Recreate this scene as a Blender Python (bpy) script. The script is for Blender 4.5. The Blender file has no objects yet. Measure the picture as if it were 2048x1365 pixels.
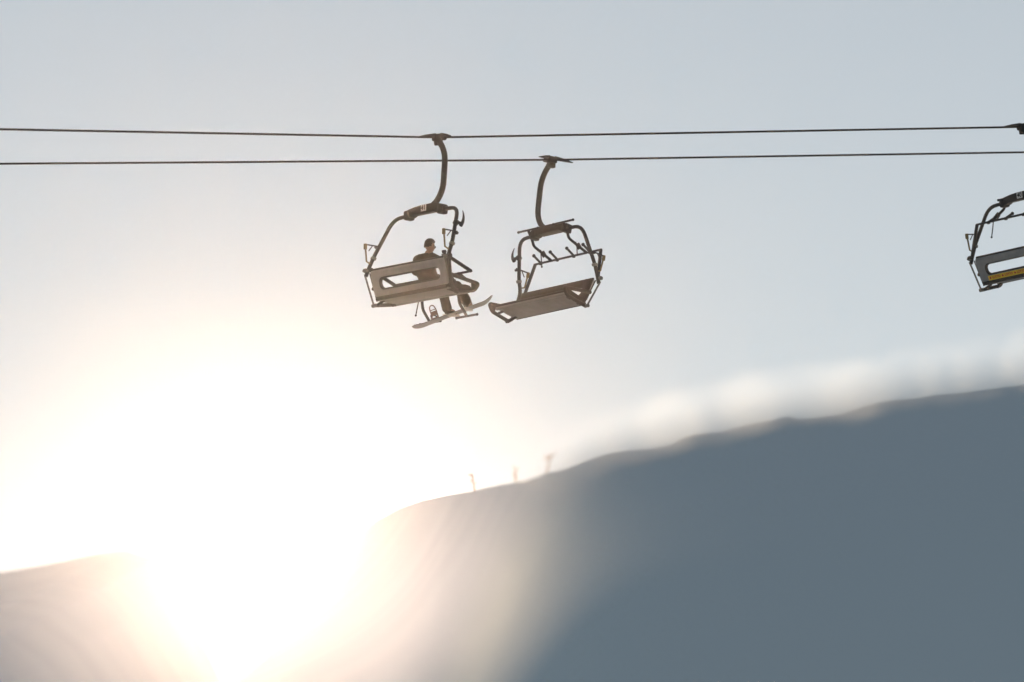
import bpy, bmesh, math, random
import numpy as np
from mathutils import Vector, Matrix, Euler

R = math.radians
scene = bpy.context.scene
col = scene.collection
random.seed(4)

# ------------------------------------------------------------------ camera, sky, sun, exposure
CAM_H = 1.7
PITCH = 11.0
FPX = 13333.0                                   # focal length in pixels of the 2048 wide photograph
cam_data = bpy.data.cameras.new('camera')
cam_data.sensor_width = 36.0
cam_data.lens = FPX * 36.0 / 2048.0
cam_data.clip_start = 0.1
cam_data.clip_end = 20000.0
cam_data.dof.use_dof = True
cam_data.dof.focus_distance = 123.5
cam_data.dof.aperture_fstop = 1.05
cam = bpy.data.objects.new('camera', cam_data)
col.objects.link(cam)
cam.location = (0, 0, CAM_H)
cam.rotation_euler = (R(90 + PITCH), 0, 0)
scene.camera = cam

FWD = Vector((0, math.cos(R(PITCH)), math.sin(R(PITCH))))
UPV = Vector((0, -math.sin(R(PITCH)), math.cos(R(PITCH))))
RGT = Vector((1, 0, 0))


def ray(px, py):
    return FWD + RGT * ((px - 1024.0) / FPX) + UPV * ((682.5 - py) / FPX)


def at(px, py, depth):
    return Vector((0, 0, CAM_H)) + ray(px, py) * depth


def at_y(px, py, y):
    d = ray(px, py)
    return Vector((0, 0, CAM_H)) + d * (y / d.y)


SUN_DIR = ray(525, 1005).normalized()
SUN_EL = math.asin(SUN_DIR.z)
SUN_AZ = math.atan2(SUN_DIR.x, SUN_DIR.y)       # clockwise from +Y

world = bpy.data.worlds.new('World')
scene.world = world
world.use_nodes = True
nt = world.node_tree
for n in list(nt.nodes):
    nt.nodes.remove(n)
w_out = nt.nodes.new('ShaderNodeOutputWorld')
w_bg = nt.nodes.new('ShaderNodeBackground')
w_sky = nt.nodes.new('ShaderNodeTexSky')
w_hs = nt.nodes.new('ShaderNodeHueSaturation')
w_sky.sky_type = 'NISHITA'
w_sky.sun_disc = False
w_sky.sun_elevation = SUN_EL
w_sky.sun_rotation = SUN_AZ
w_sky.altitude = 800
w_sky.air_density = 1.0
w_sky.dust_density = 0.06
w_sky.ozone_density = 1.0
w_hs.inputs['Saturation'].default_value = 0.46
w_bg.inputs['Strength'].default_value = 0.115
nt.links.new(w_sky.outputs[0], w_hs.inputs['Color'])
nt.links.new(w_hs.outputs[0], w_bg.inputs['Color'])
nt.links.new(w_bg.outputs[0], w_out.inputs['Surface'])

sun_data = bpy.data.lights.new('sun', 'SUN')
sun_data.energy = 3.0
sun_data.angle = R(0.5)
sun_data.color = (1.0, 0.76, 0.52)
sun = bpy.data.objects.new('sun', sun_data)
col.objects.link(sun)
sun.rotation_euler = SUN_DIR.to_track_quat('Z', 'Y').to_euler()
sun.location = (0, 0, 60)

scene.view_settings.view_transform = 'Standard'
scene.view_settings.look = 'None'
scene.view_settings.gamma = 1.0
scene.view_settings.exposure = -0.2
scene.cycles.use_denoising = True
scene.cycles.volume_bounces = 0
scene.cycles.max_bounces = 6

HAZE_DENSITY = 0.000017
HAZE_G = 0.965
GLARE_G = 0.85
GLARE_DENSITY = 0.0021
HAZE_COLOR = (1.0, 0.86, 0.77)


# ------------------------------------------------------------------ materials
def material(name, color, rough=0.6, metal=0.0, vary=0.15, scale=8.0, bump=0.0, spec=0.5):
    m = bpy.data.materials.new(name)
    m.use_nodes = True
    t = m.node_tree
    b = t.nodes['Principled BSDF']
    b.inputs['Roughness'].default_value = rough
    b.inputs['Metallic'].default_value = metal
    b.inputs['Specular IOR Level'].default_value = spec
    tc = t.nodes.new('ShaderNodeTexCoord')
    no = t.nodes.new('ShaderNodeTexNoise')
    no.inputs['Scale'].default_value = scale
    no.inputs['Detail'].default_value = 5
    ra = t.nodes.new('ShaderNodeValToRGB')
    ra.color_ramp.elements[0].position = 0.3
    ra.color_ramp.elements[1].position = 0.7
    ra.color_ramp.elements[0].color = tuple(c * (1 - vary) for c in color) + (1,)
    ra.color_ramp.elements[1].color = tuple(min(1, c * (1 + vary)) for c in color) + (1,)
    t.links.new(tc.outputs['Object'], no.inputs['Vector'])
    t.links.new(no.outputs['Fac'], ra.inputs['Fac'])
    t.links.new(ra.outputs['Color'], b.inputs['Base Color'])
    if bump:
        bp = t.nodes.new('ShaderNodeBump')
        bp.inputs['Strength'].default_value = bump
        bp.inputs['Distance'].default_value = 0.02
        t.links.new(no.outputs['Fac'], bp.inputs['Height'])
        t.links.new(bp.outputs['Normal'], b.inputs['Normal'])
    return m


M = {
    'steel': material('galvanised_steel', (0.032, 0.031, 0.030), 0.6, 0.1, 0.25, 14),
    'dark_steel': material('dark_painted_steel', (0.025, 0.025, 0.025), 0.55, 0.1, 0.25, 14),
    'zinc': material('bright_zinc', (0.15, 0.145, 0.13), 0.45, 0.5, 0.2, 20),
    'brass': material('yellow_passivated_bracket', (0.16, 0.12, 0.05), 0.5, 0.4, 0.2, 20),
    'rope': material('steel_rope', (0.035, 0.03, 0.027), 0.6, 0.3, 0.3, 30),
    'shell': material('grey_backrest_shell', (0.23, 0.23, 0.232), 0.55, 0.0, 0.12, 6),
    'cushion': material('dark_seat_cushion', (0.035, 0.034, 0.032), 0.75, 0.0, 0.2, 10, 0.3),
    'pan': material('grey_seat_pan', (0.155, 0.155, 0.155), 0.55, 0.0, 0.12, 6),
    'rubber': material('black_rubber', (0.02, 0.02, 0.02), 0.7, 0.0, 0.2, 20),
    'plate': material('white_number_plate', (0.75, 0.75, 0.74), 0.5, 0.0, 0.05, 20),
    'ink': material('black_lettering', (0.02, 0.02, 0.02), 0.6, 0.0, 0.05, 20),
    'yellow': material('yellow_advert_foil', (0.75, 0.48, 0.03), 0.4, 0.0, 0.08, 12),
    'red': material('red_print', (0.45, 0.03, 0.02), 0.4, 0.0, 0.08, 12),
    'skin': material('skin', (0.22, 0.125, 0.085), 0.5, 0.0, 0.08, 30),
    'hair': material('dark_brown_hair', (0.035, 0.02, 0.012), 0.6, 0.0, 0.3, 60, 0.5),
    'jacket': material('dark_jacket_cloth', (0.022, 0.018, 0.015), 0.85, 0.0, 0.35, 16, 1.0),
    'trousers': material('dark_trouser_cloth', (0.03, 0.025, 0.02), 0.85, 0.0, 0.25, 12, 0.6),
    'boot': material('dark_boot_leather', (0.05, 0.045, 0.04), 0.6, 0.0, 0.2, 20),
    'sole': material('pale_boot_sole', (0.5, 0.47, 0.43), 0.6, 0.0, 0.1, 20),
    'board': material('snowboard_base', (0.13, 0.125, 0.12), 0.4, 0.0, 0.25, 5),
    'topsheet': material('snowboard_topsheet', (0.10, 0.09, 0.09), 0.35, 0.0, 0.3, 6),
    'binding': material('brown_binding_plastic', (0.14, 0.09, 0.06), 0.5, 0.0, 0.2, 20),
    'straw': material('dry_straw_stem', (0.36, 0.22, 0.10), 0.8, 0.0, 0.2, 40),
}


# ------------------------------------------------------------------ mesh builder
class MB:
    def __init__(self):
        self.bm = bmesh.new()

    def _join(self, other, mat=None):
        me = bpy.data.meshes.new('tmp')
        other.to_mesh(me)
        other.free()
        if mat is not None:
            me.transform(mat)
        self.bm.from_mesh(me)
        bpy.data.meshes.remove(me)

    def box(self, c, s, rot=(0, 0, 0), bevel=0.01, seg=2):
        b = bmesh.new()
        bmesh.ops.create_cube(b, size=1.0)
        bmesh.ops.scale(b, vec=s, verts=b.verts)
        if bevel:
            bmesh.ops.bevel(b, geom=b.edges[:], offset=min(bevel, min(s) * 0.45), segments=seg, affect='EDGES', profile=0.5)
        m = Matrix.Translation(c) @ Euler(rot).to_matrix().to_4x4()
        self._join(b, m)
        return self

    def ball(self, c, r, u=12, v=8, scale=(1, 1, 1), rot=(0, 0, 0)):
        b = bmesh.new()
        bmesh.ops.create_uvsphere(b, u_segments=u, v_segments=v, radius=r)
        m = Matrix.Translation(c) @ Euler(rot).to_matrix().to_4x4() @ Matrix.Diagonal(tuple(scale) + (1,))
        self._join(b, m)
        return self

    def tube(self, pts, r, n=10, flat=None, caps=True):
        """sweep a round (or flattened: flat=(half width, half height, up)) section along pts"""
        pts = [Vector(p) for p in pts]
        k = len(pts)
        rad = r if isinstance(r, (list, tuple)) else [r] * k
        tang = []
        for i in range(k):
            a = pts[max(i - 1, 0)]
            b = pts[min(i + 1, k - 1)]
            t = (b - a)
            tang.append(t.normalized() if t.length > 1e-9 else Vector((0, 0, 1)))
        ref = Vector((0, 0, 1)) if abs(tang[0].z) < 0.9 else Vector((0, 1, 0))
        u = (ref - tang[0] * ref.dot(tang[0])).normalized()
        rings = []
        for i in range(k):
            u = (u - tang[i] * u.dot(tang[i])).normalized()
            v = tang[i].cross(u)
            ring = []
            for j in range(n):
                a = 2 * math.pi * j / n + math.pi / n
                ring.append(self.bm.verts.new(pts[i] + (u * math.cos(a) + v * math.sin(a)) * rad[i]))
            rings.append(ring)
        for i in range(k - 1):
            for j in range(n):
                self.bm.faces.new((rings[i][j], rings[i][(j + 1) % n], rings[i + 1][(j + 1) % n], rings[i + 1][j]))
        if caps:
            self.bm.faces.new(list(reversed(rings[0])))
            self.bm.faces.new(rings[-1])
        return self

    def prism(self, outline, thick, axis='Y', c=(0, 0, 0), bevel=0.0):
        """outline: list of 2-D points, extruded symmetrically along axis"""
        b = bmesh.new()

        def p3(p, o):
            if axis == 'Y':
                return (p[0] + c[0], o + c[1], p[1] + c[2])
            if axis == 'X':
                return (o + c[0], p[0] + c[1], p[1] + c[2])
            return (p[0] + c[0], p[1] + c[1], o + c[2])
        lo = [b.verts.new(p3(p, -thick / 2)) for p in outline]
        hi = [b.verts.new(p3(p, thick / 2)) for p in outline]
        n = len(outline)
        b.faces.new(lo)
        b.faces.new(list(reversed(hi)))
        for i in range(n):
            b.faces.new((lo[i], hi[i], hi[(i + 1) % n], lo[(i + 1) % n]))
        bmesh.ops.recalc_face_normals(b, faces=b.faces[:])
        if bevel:
            bmesh.ops.bevel(b, geom=b.edges[:], offset=bevel, segments=2, affect='EDGES', profile=0.5, clamp_overlap=True)
        self._join(b)
        return self

    def rings(self, rings, closed_ends=True):
        vs = [[self.bm.verts.new(p) for p in ring] for ring in rings]
        n = len(vs[0])
        for a, b in zip(vs[:-1], vs[1:]):
            for j in range(n):
                self.bm.faces.new((a[j], a[(j + 1) % n], b[(j + 1) % n], b[j]))
        if closed_ends:
            self.bm.faces.new(list(reversed(vs[0])))
            self.bm.faces.new(vs[-1])
        return self

    def build(self, name, mat, parent=None, offset=None, angle=35):
        bmesh.ops.recalc_face_normals(self.bm, faces=self.bm.faces[:])
        me = bpy.data.meshes.new(name)
        self.bm.to_mesh(me)
        self.bm.free()
        if offset is not None:
            me.transform(Matrix.Translation(offset))
        for p in me.polygons:
            p.use_smooth = True
        me.set_sharp_from_angle(angle=R(angle))
        for mm in (mat if isinstance(mat, (list, tuple)) else [mat]):
            me.materials.append(mm)
        o = bpy.data.objects.new(name, me)
        col.objects.link(o)
        if parent is not None:
            o.parent = parent
        return o


def fillet(pts, radius, n=6):
    """round the corners of a polyline"""
    pts = [Vector(p) for p in pts]
    rr = radius if isinstance(radius, (list, tuple)) else [radius] * len(pts)
    out = [pts[0]]
    for i in range(1, len(pts) - 1):
        a, b, c = pts[i - 1], pts[i], pts[i + 1]
        d1, d2 = (a - b), (c - b)
        r = min(rr[i], d1.length * 0.48, d2.length * 0.48)
        p, q = b + d1.normalized() * r, b + d2.normalized() * r
        for k in range(n + 1):
            t = k / n
            out.append(p * (1 - t) ** 2 + b * 2 * t * (1 - t) + q * t ** 2)
    out.append(pts[-1])
    return out


def smooth(pts, n=6):
    """Catmull-Rom through the points"""
    P = [Vector(p) for p in pts]
    P = [P[0] * 2 - P[1]] + P + [P[-1] * 2 - P[-2]]
    out = []
    for i in range(1, len(P) - 2):
        for k in range(n):
            t = k / n
            a, b, c, d = P[i - 1], P[i], P[i + 1], P[i + 2]
            out.append(0.5 * ((2 * b) + (c - a) * t + (2 * a - 5 * b + 4 * c - d) * t * t + (3 * b - a - 3 * c + d) * t ** 3))
    out.append(P[-2])
    return out


def tag(o, label=None, cat=None, group=None, kind=None):
    if label:
        o['label'] = label
    if cat:
        o['category'] = cat
    if group:
        o['group'] = group
    if kind:
        o['kind'] = kind
    return o


def empty(name, mat):
    o = bpy.data.objects.new(name, None)
    o.empty_display_size = 0.2
    col.objects.link(o)
    o.matrix_world = mat
    return o


def text_mesh(name, body, size, mat, parent, loc, rot, bold=0.0):
    cu = bpy.data.curves.new('tmp_text', 'FONT')
    cu.body = body
    cu.size = size
    cu.align_x = 'CENTER'
    cu.align_y = 'CENTER'
    cu.offset = bold
    cu.extrude = 0.0015
    o = bpy.data.objects.new('tmp_text', cu)
    col.objects.link(o)
    dg = bpy.context.evaluated_depsgraph_get()
    me = bpy.data.meshes.new_from_object(o.evaluated_get(dg))
    bpy.data.objects.remove(o)
    bpy.data.curves.remove(cu)
    me.name = name
    me.materials.clear()
    me.materials.append(mat)
    t = bpy.data.objects.new(name, me)
    col.objects.link(t)
    t.parent = parent
    t.location = loc
    t.rotation_euler = rot
    return t


# ------------------------------------------------------------------ the slope (one sheet to the horizon)
def interp(x, xs, ys):
    return float(np.interp(x, xs, ys))


Y_BANK, Y_NEAR, Y_FAR = 10.0, 20.0, 76.0
# crest lines: lateral position against height; dip and flanks shaped for the glow
bank_px = [(-2500, 1700), (480, 1800), (660, 1700), (790, 1520), (890, 1370), (1000, 1230), (1100, 1130), (1170, 1080), (1250, 1040), (1500, 985), (2050, 910), (4500, 800)]
near_px = [(-3000, 1700), (580, 1750), (750, 1600), (865, 1400), (945, 1230), (1005, 1100), (1060, 1015), (1120, 951), (1220, 902), (1330, 879),
           (1400, 856), (1500, 834), (1600, 820), (1680, 807), (1760, 787), (1850, 775), (2050, 748), (2500, 698), (4500, 640)]
far_px = [(-2500, 1400), (-700, 1230), (0, 1146), (60, 1136), (120, 1124), (190, 1108), (250, 1100), (310, 1118), (360, 1180), (405, 1280), (450, 1380),
          (510, 1420), (560, 1370), (605, 1260), (650, 1160), (700, 1085), (750, 1044), (800, 1018), (840, 1004), (900, 991), (940, 984), (990, 972), (1050, 962), (1090, 946),  # dip under the sun is invented, it lets the light through
          (1130, 938), (1170, 922), (1215, 906), (1260, 899), (1300, 896), (1340, 888), (1370, 871), (1400, 865), (1440, 862), (1470, 853),
          (1510, 844), (1545, 838), (1575, 829), (1595, 836), (1640, 831), (1680, 826), (1720, 812), (1760, 801), (1800, 796), (1830, 794), (1870, 787), (1920, 783),
          (1980, 775), (2050, 766), (2300, 735), (3200, 640), (5000, 560)]
kx = [at_y(p[0], p[1], Y_BANK).x for p in bank_px]
kz = [at_y(p[0], p[1], Y_BANK).z for p in bank_px]
nx = [at_y(p[0], p[1], Y_NEAR).x for p in near_px]
nz = [at_y(p[0], p[1], Y_NEAR).z for p in near_px]
far_y = [float(np.interp(p[0], [300, 560, 640, 700, 765, 830, 900, 1000, 1100], [230, 220, 205, 180, 156, 130, 108, 90, Y_FAR])) for p in far_px]
fx = [at_y(p[0], p[1], y).x for p, y in zip(far_px, far_y)]
fz = [at_y(p[0], p[1], y).z for p, y in zip(far_px, far_y)]


def build_slope():
    xs = np.concatenate([np.linspace(-3000, -120, 18), np.linspace(-100, -20, 30), np.linspace(-19, -11, 130),
                         np.linspace(-10.9, 11.9, 300), np.linspace(12, 20, 30), np.linspace(21, 100, 30), np.linspace(120, 3000, 18)])
    # rows: metres up to the near crest, then a fraction of the way to the far crest, then metres beyond it
    rows = [('y', v) for v in np.concatenate([np.linspace(-3000, -60, 12), np.linspace(-50, 7.8, 20), np.linspace(8, 20, 80)])]
    rows += [('t', v) for v in np.concatenate([np.linspace(0.003, 0.05, 16), np.linspace(0.06, 0.86, 60), np.linspace(0.865, 1.0, 50)])]
    rows += [('d', v) for v in np.concatenate([np.linspace(0.3, 6, 16), np.linspace(8, 90, 24), np.linspace(120, 5800, 24)])]
    rng = np.random.RandomState(3)
    waves = [(rng.uniform(0.15, 1.6), rng.uniform(0, 6.28), rng.uniform(0, 6.28)) for _ in range(26)]

    def bumps(x, y):
        s = 0.0
        for f, d, ph in waves:
            s += math.sin((x * math.cos(d) + y * math.sin(d)) * f * 2.2 + ph) / (0.5 + f * 2.5)
        return s / 14.0

    verts, faces = [], []
    for kind, val in rows:
        for x in xs:
            xn = max(min(x, 60), -60)
            zn, zf, zk, yf = interp(xn, nx, nz), interp(xn, fx, fz), interp(xn, kx, kz), interp(xn, fx, far_y)
            y = val if kind == 'y' else (Y_NEAR + val * (yf - Y_NEAR) if kind == 't' else yf + val)
            if y <= 1:
                z = 0.0
            elif y <= Y_BANK:
                t = (y - 1) / (Y_BANK - 1)
                z = zk * (0.5 * t + 0.5 * t * t * (3 - 2 * t))
            elif kind == 'y':                    # between bank and near crest the apparent height rises smoothly
                t = (y - Y_BANK) / (Y_NEAR - Y_BANK)
                t = t * t * (3 - 2 * t)
                z = CAM_H + y * ((zk - CAM_H) / Y_BANK * (1 - t) + (zn - CAM_H) / Y_NEAR * t)
            elif kind == 't':
                t = val
                z = zn * (1 - t) + zf * t - (1.4 + 1.1 * min(1.0, max(0.0, (4.8 - zn) / 1.8))) * math.sin(math.pi * t)
            else:
                d = val
                z = zf - 0.12 * d * min(1, d / 6.0) if d < 300 else max(zf - 36 - (d - 300) * 0.02, -90)
            amp = 0.004
            near_crest = max(0.0, (val - 0.85) / 0.15) if kind == 't' else (1.0 if kind == 'd' and val < 8 else 0.0)
            side = min(1.0, max(0.0, (xn + 4.0) / 6.0))
            amp += 0.006 * side + 0.05 * near_crest * near_crest * side * side * (3 - 2 * side)
            z += bumps(x, y) * amp
            verts.append((x, y, z))
    n = len(xs)
    for j in range(len(rows) - 1):
        for i in range(n - 1):
            a = j * n + i
            faces.append((a, a + 1, a + n + 1, a + n))
    me = bpy.data.meshes.new('snow_slope')
    me.from_pydata(verts, [], faces)
    for p in me.polygons:
        p.use_smooth = True
    m = bpy.data.materials.new('shaded_snow')
    m.use_nodes = True
    t = m.node_tree
    b = t.nodes['Principled BSDF']
    b.inputs['Roughness'].default_value = 0.8
    b.inputs['Specular IOR Level'].default_value = 0.05
    tc = t.nodes.new('ShaderNodeTexCoord')
    no = t.nodes.new('ShaderNodeTexNoise')
    no.inputs['Scale'].default_value = 0.2
    no.inputs['Detail'].default_value = 1
    ra = t.nodes.new('ShaderNodeValToRGB')
    ra.color_ramp.elements[0].position = 0.35
    ra.color_ramp.elements[1].position = 0.65
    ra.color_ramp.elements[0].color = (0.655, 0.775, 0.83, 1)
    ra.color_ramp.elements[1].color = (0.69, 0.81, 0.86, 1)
    bp = t.nodes.new('ShaderNodeBump')
    bp.inputs['Strength'].default_value = 0.03
    bp.inputs['Distance'].default_value = 0.05
    t.links.new(tc.outputs['Object'], no.inputs['Vector'])
    t.links.new(no.outputs['Fac'], ra.inputs['Fac'])
    t.links.new(ra.outputs['Color'], b.inputs['Base Color'])
    t.links.new(no.outputs['Fac'], bp.inputs['Height'])
    t.links.new(bp.outputs['Normal'], b.inputs['Normal'])
    me.materials.append(m)
    o = bpy.data.objects.new('snow_slope', me)
    col.objects.link(o)
    tag(o, 'snow covered slope in shade rising to a ridge on the right', kind='structure')
    return o


build_slope()


# ------------------------------------------------------------------ chairs
YAW = R(-50)
BASE = Vector((0, 0.3, -0.62))                  # foot of the seat in the chair's own measuring frame


def chair_matrix(px, py, depth, yaw, pitch, roll):
    rot = (Matrix.Rotation(yaw, 4, 'Z') @ Matrix.Rotation(pitch, 4, 'X') @ Matrix.Rotation(roll, 4, 'Y'))
    return Matrix.Translation(at(px, py, depth)) @ rot @ Matrix.Translation(BASE)


GRIP = Vector((0.03, 0.59, 2.40))               # where the rope passes, in the measuring frame


def rounded_loop(hx, hz, r, n=6, cx=0.0, cz=0.0):
    out = []
    for sx, sz, a0 in ((1, 1, 0), (-1, 1, 90), (-1, -1, 180), (1, -1, 270)):
        for k in range(n + 1):
            a = R(a0 + 90.0 * k / n)
            out.append((cx + sx * (hx - r) + r * math.cos(a), cz + sz * (hz - r) + r * math.sin(a)))
    return out


def make_chair(mat, label, number=None, bar='down', rope_tilt=0.0, advert=False, bar_up=None, seat_tilt=0.0, group='chairs of the chairlift'):
    root = empty('chairlift_chair', mat)
    tag(root, label, 'chairlift chair', group)
    off = -BASE

    # --- grip on the rope
    g = MB()
    rt = Euler((rope_tilt, 0, 0)).to_matrix()

    def gp(x, y, z):
        return GRIP + rt @ Vector((x, y, z))
    g.box(gp(0.0, 0.0, 0.0), (0.13, 0.2, 0.13), (rope_tilt, 0, 0), 0.025)
    g.box(gp(0.03, -0.02, -0.09), (0.1, 0.15, 0.12), (rope_tilt, 0, 0), 0.02)
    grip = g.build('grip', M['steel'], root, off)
    MB().tube([gp(0.03, 0.08, -0.02), gp(0.03, 0.15, -0.02)], 0.042, 10).ball(gp(0.03, 0.15, -0.02), 0.042, scale=(1, .6, 1)).build('bolt', M['dark_steel'], grip, off)
    for s, ln in ((-1, 0.46), (1, 0.24)):
        w = MB()
        rr = []
        for f, h, wd in ((0.0, 0.062, 0.045), (0.5, 0.045, 0.036), (1.0, 0.012, 0.018)):
            y = s * (0.07 + ln * f)
            rr.append([gp(-wd, y, 0.012), gp(wd, y, 0.012), gp(wd, y, 0.012 + h), gp(-wd, y, 0.012 + h)])
        w.rings(rr)
        w.build('guide', M['dark_steel'], grip, off)

    # --- hanger arm (C shape, clears the tower sheaves on the outside)
    hp = [(0.03, 0.58, 2.40), (0.12, 0.565, 2.30), (0.24, 0.55, 2.16), (0.335, 0.52, 1.98), (0.39, 0.47, 1.70), (0.42, 0.43, 1.46),
          (0.39, 0.405, 1.30), (0.30, 0.39, 1.17), (0.16, 0.38, 1.08)]
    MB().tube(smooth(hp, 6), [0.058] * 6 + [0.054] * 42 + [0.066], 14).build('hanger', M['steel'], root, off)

    # --- cross beam with rubber mounted end clamps
    top = [(-0.53, 1.06), (-0.42, 1.09), (-0.25, 1.115), (-0.04, 1.13), (0.2, 1.13), (0.40, 1.11), (0.53, 1.075)]
    outline = [(-0.53, 0.935), (-0.36, 0.94), (-0.30, 0.968), (0.30, 0.968), (0.36, 0.94), (0.53, 0.935)] + list(reversed(top))
    beam = MB().prism(outline, 0.15, 'Y', (0, 0.38, 0), 0.018).build('crossbeam', M['steel'], root, off, 40)
    for s in (-1, 1):
        MB().box((s * 0.475, 0.38, 0.99), (0.13, 0.18, 0.175), (0, s * 0.05, 0), 0.03).box((s * 0.545, 0.38, 0.985), (0.05, 0.11, 0.11), (0, 0, 0), 0.02) \
            .tube([(s * .475, .275, .935), (s * .475, .485, .935)], 0.02, 8).build('clamp', M['dark_steel'], beam, off)
    MB().box((0, 0.30, 0.985), (0.62, 0.02, 0.035), (0, 0, 0), 0.006).build('rib', M['steel'], beam, off)
    if number:
        pl = MB().box((0.03, 0.302, 1.062), (0.145, 0.006, 0.115), (0, 0, 0), 0.002).build('number_plate', M['plate'], beam, off)
        text_mesh('digits', number, 0.125, M['ink'], pl, Vector((0.03, 0.2965, 1.062)) + off, (R(90), 0, 0), 0.003)

    # --- frame tubes, links, dampers on both sides
    for s in (-1, 1):
        path = fillet([(s * 0.50, 0.38, 0.99), (s * 0.92, 0.38, 0.975), (s * 1.12, 0.10, 0.27), (s * 1.12, 0.02, 0.05), (s * 1.12, 0.10, -0.52), (s * 1.12, 0.26, -0.62)],
                      [0, 0.24, 0.10, 0.10, 0.10, 0], 7)
        if s < 0:
            path = fillet([(-0.50, 0.38, 0.99), (-0.92, 0.38, 0.975), (-1.12, 0.10, 0.27), (-1.135, 0.0, 0.04), (-1.15, -0.045, -0.10)], [0, 0.24, 0.10, 0.06, 0], 7)
        tube = MB().tube(path, 0.036, 12).build('frame_tube', M['steel'], root, off)
        MB().box((s * 1.12, 0.095, 0.245), (0.086, 0.082, 0.06), (R(-20), 0, 0), 0.012).build('collar', M['zinc'], tube, off)
        # pivot knob and the outer link down to the seat
        ln = MB()
        if s < 0:
            ln.tube([(-1.17, -0.06, -0.06), (-1.17, 0.17, -0.60)], 0.018, 8)
            ln.box((-1.16, -0.045, 0.005), (0.11, 0.085, 0.07), (R(-20), 0, 0), 0.02)
            ln.tube([(-1.10, 0.17, -0.61), (-1.20, 0.17, -0.61)], 0.036, 12)
        else:
            ln.tube([(1.075, -0.03, 0.0), (1.075, 0.13, -0.50)], 0.015, 8)
            ln.box((1.09, -0.02, 0.0), (0.08, 0.07, 0.06), (R(-20), 0, 0), 0.02)
        link = ln.build('side_link', M['zinc'], root, off)
        MB().tube([(s * 1.10, 0.0, -0.04), (s * 1.10, 0.19, -0.54)], 0.012, 8).build('cable', M['dark_steel'], link, off) if s < 0 else None
        # damper behind the tube
        d = MB()
        d.box((s * 1.12, 0.05, 0.48), (0.03, 0.32, 0.022), (0, 0, 0), 0.005)
        d.box((s * 1.12, 0.175, 0.455), (0.08, 0.085, 0.05), (R(-22), 0, 0), 0.012)
        d.tube([(s * 1.12, 0.06, 0.47), (s * 1.12, -0.02, 0.37)], 0.010, 6)
        dm = d.build('damper_bracket', M['dark_steel'], tube, off)
        MB().box((s * 1.12, -0.10, 0.44), (0.05, 0.055, 0.11), (0, 0, 0), 0.012).tube([(s * 1.12, -0.095, 0.42), (s * 1.12, -0.065, 0.17), (s * 1.12, 0.06, 0.12)], 0.017, 10) \
            .build('damper', M['brass'], root, off)
    # crescent shaped hook clamped to the right tube
    hk = MB()
    hk.box((1.015, 0.262, 0.665), (0.09, 0.085, 0.10), (R(-20), R(15), 0), 0.02)
    hk.tube([(1.02, 0.27, 0.665), (1.12, 0.30, 0.64)], 0.03, 8)
    hk.tube(smooth([(1.10, 0.30, 0.60), (1.155, 0.30, 0.655), (1.18, 0.30, 0.73), (1.175, 0.30, 0.80), (1.15, 0.30, 0.87)], 5),
            [0.04 - 0.033 * i / 20 for i in range(21)], 8)
    hk.build('hook', M['dark_steel'], root, off)

    # --- backrest: reclined shell with a long slot
    hz = 0.245
    o_loop = rounded_loop(1.05, hz, 0.05)
    s_loop = rounded_loop(0.865, 0.088, 0.084, 6, 0.0, -0.012)
    mid = rounded_loop(0.95, 0.15, 0.10, 6, 0, -0.01)
    rec = math.atan2(0.118, 0.47)

    def bp(p, t):                                # t: thickness, positive = forward
        x, z = p
        swell = 0.018 * math.exp(-((z - 0.175) / 0.045) ** 2)
        tt = t - swell if t < 0 else t
        c = Vector((0, 0.059, -0.235))
        return c + Vector((x, tt * math.cos(rec) - z * math.sin(rec), tt * math.sin(rec) + z * math.cos(rec)))

    def shrink(lp, d, hx_, hz_):
        return [(x * (hx_ - d) / hx_, z * (hz_ - d) / hz_) for x, z in lp]
    b = MB()
    loops = [[bp(p, -0.022) for p in rounded_loop(0.865, 0.118, 0.105, 6, 0, -0.020)],
             [bp(p, -0.034) for p in rounded_loop(0.885, 0.136, 0.115, 6, 0, -0.020)],
             [bp(p, -0.034) for p in rounded_loop(0.93, 0.156, 0.10, 6, 0, -0.01)],
             [bp(p, -0.034) for p in rounded_loop(0.99, 0.172, 0.09, 6, 0, -0.004)],
             [bp(p, -0.034) for p in rounded_loop(1.01, 0.190, 0.08, 6, 0, 0)],
             [bp(p, -0.034) for p in rounded_loop(1.03, 0.222, 0.06, 6, 0, 0)],
             [bp(p, -0.020) for p in rounded_loop(1.05, 0.242, 0.05, 6, 0, 0)],
             [bp(p, 0.012) for p in rounded_loop(1.05, 0.245, 0.05, 6, 0, 0)]]
    b.rings(loops, False)
    back = b.build('backrest', M['shell'], root, off, 30)
    c = MB()
    loops = [[bp(p, -0.022) for p in rounded_loop(0.864, 0.117, 0.104, 6, 0, -0.020)],
             [bp(p, 0.035) for p in rounded_loop(0.84, 0.088, 0.08, 6, 0, -0.020)],
             [bp(p, 0.055) for p in rounded_loop(0.87, 0.125, 0.10, 6, 0, -0.016)],
             [bp(p, 0.060) for p in rounded_loop(0.98, 0.19, 0.08, 6, 0, 0)],
             [bp(p, 0.045) for p in rounded_loop(1.04, 0.24, 0.06, 6, 0, 0)],
             [bp(p, 0.012) for p in rounded_loop(1.052, 0.249, 0.05, 6, 0, 0)]]
    c.rings(loops, False)
    c.build('cushion', M['cushion'], back, off, 30)
    MB().tube([bp((-1.02, 0.243), 0.0), bp((1.02, 0.243), 0.0)], 0.028, 10).build('top_rail', M['dark_steel'], back, off)
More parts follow.
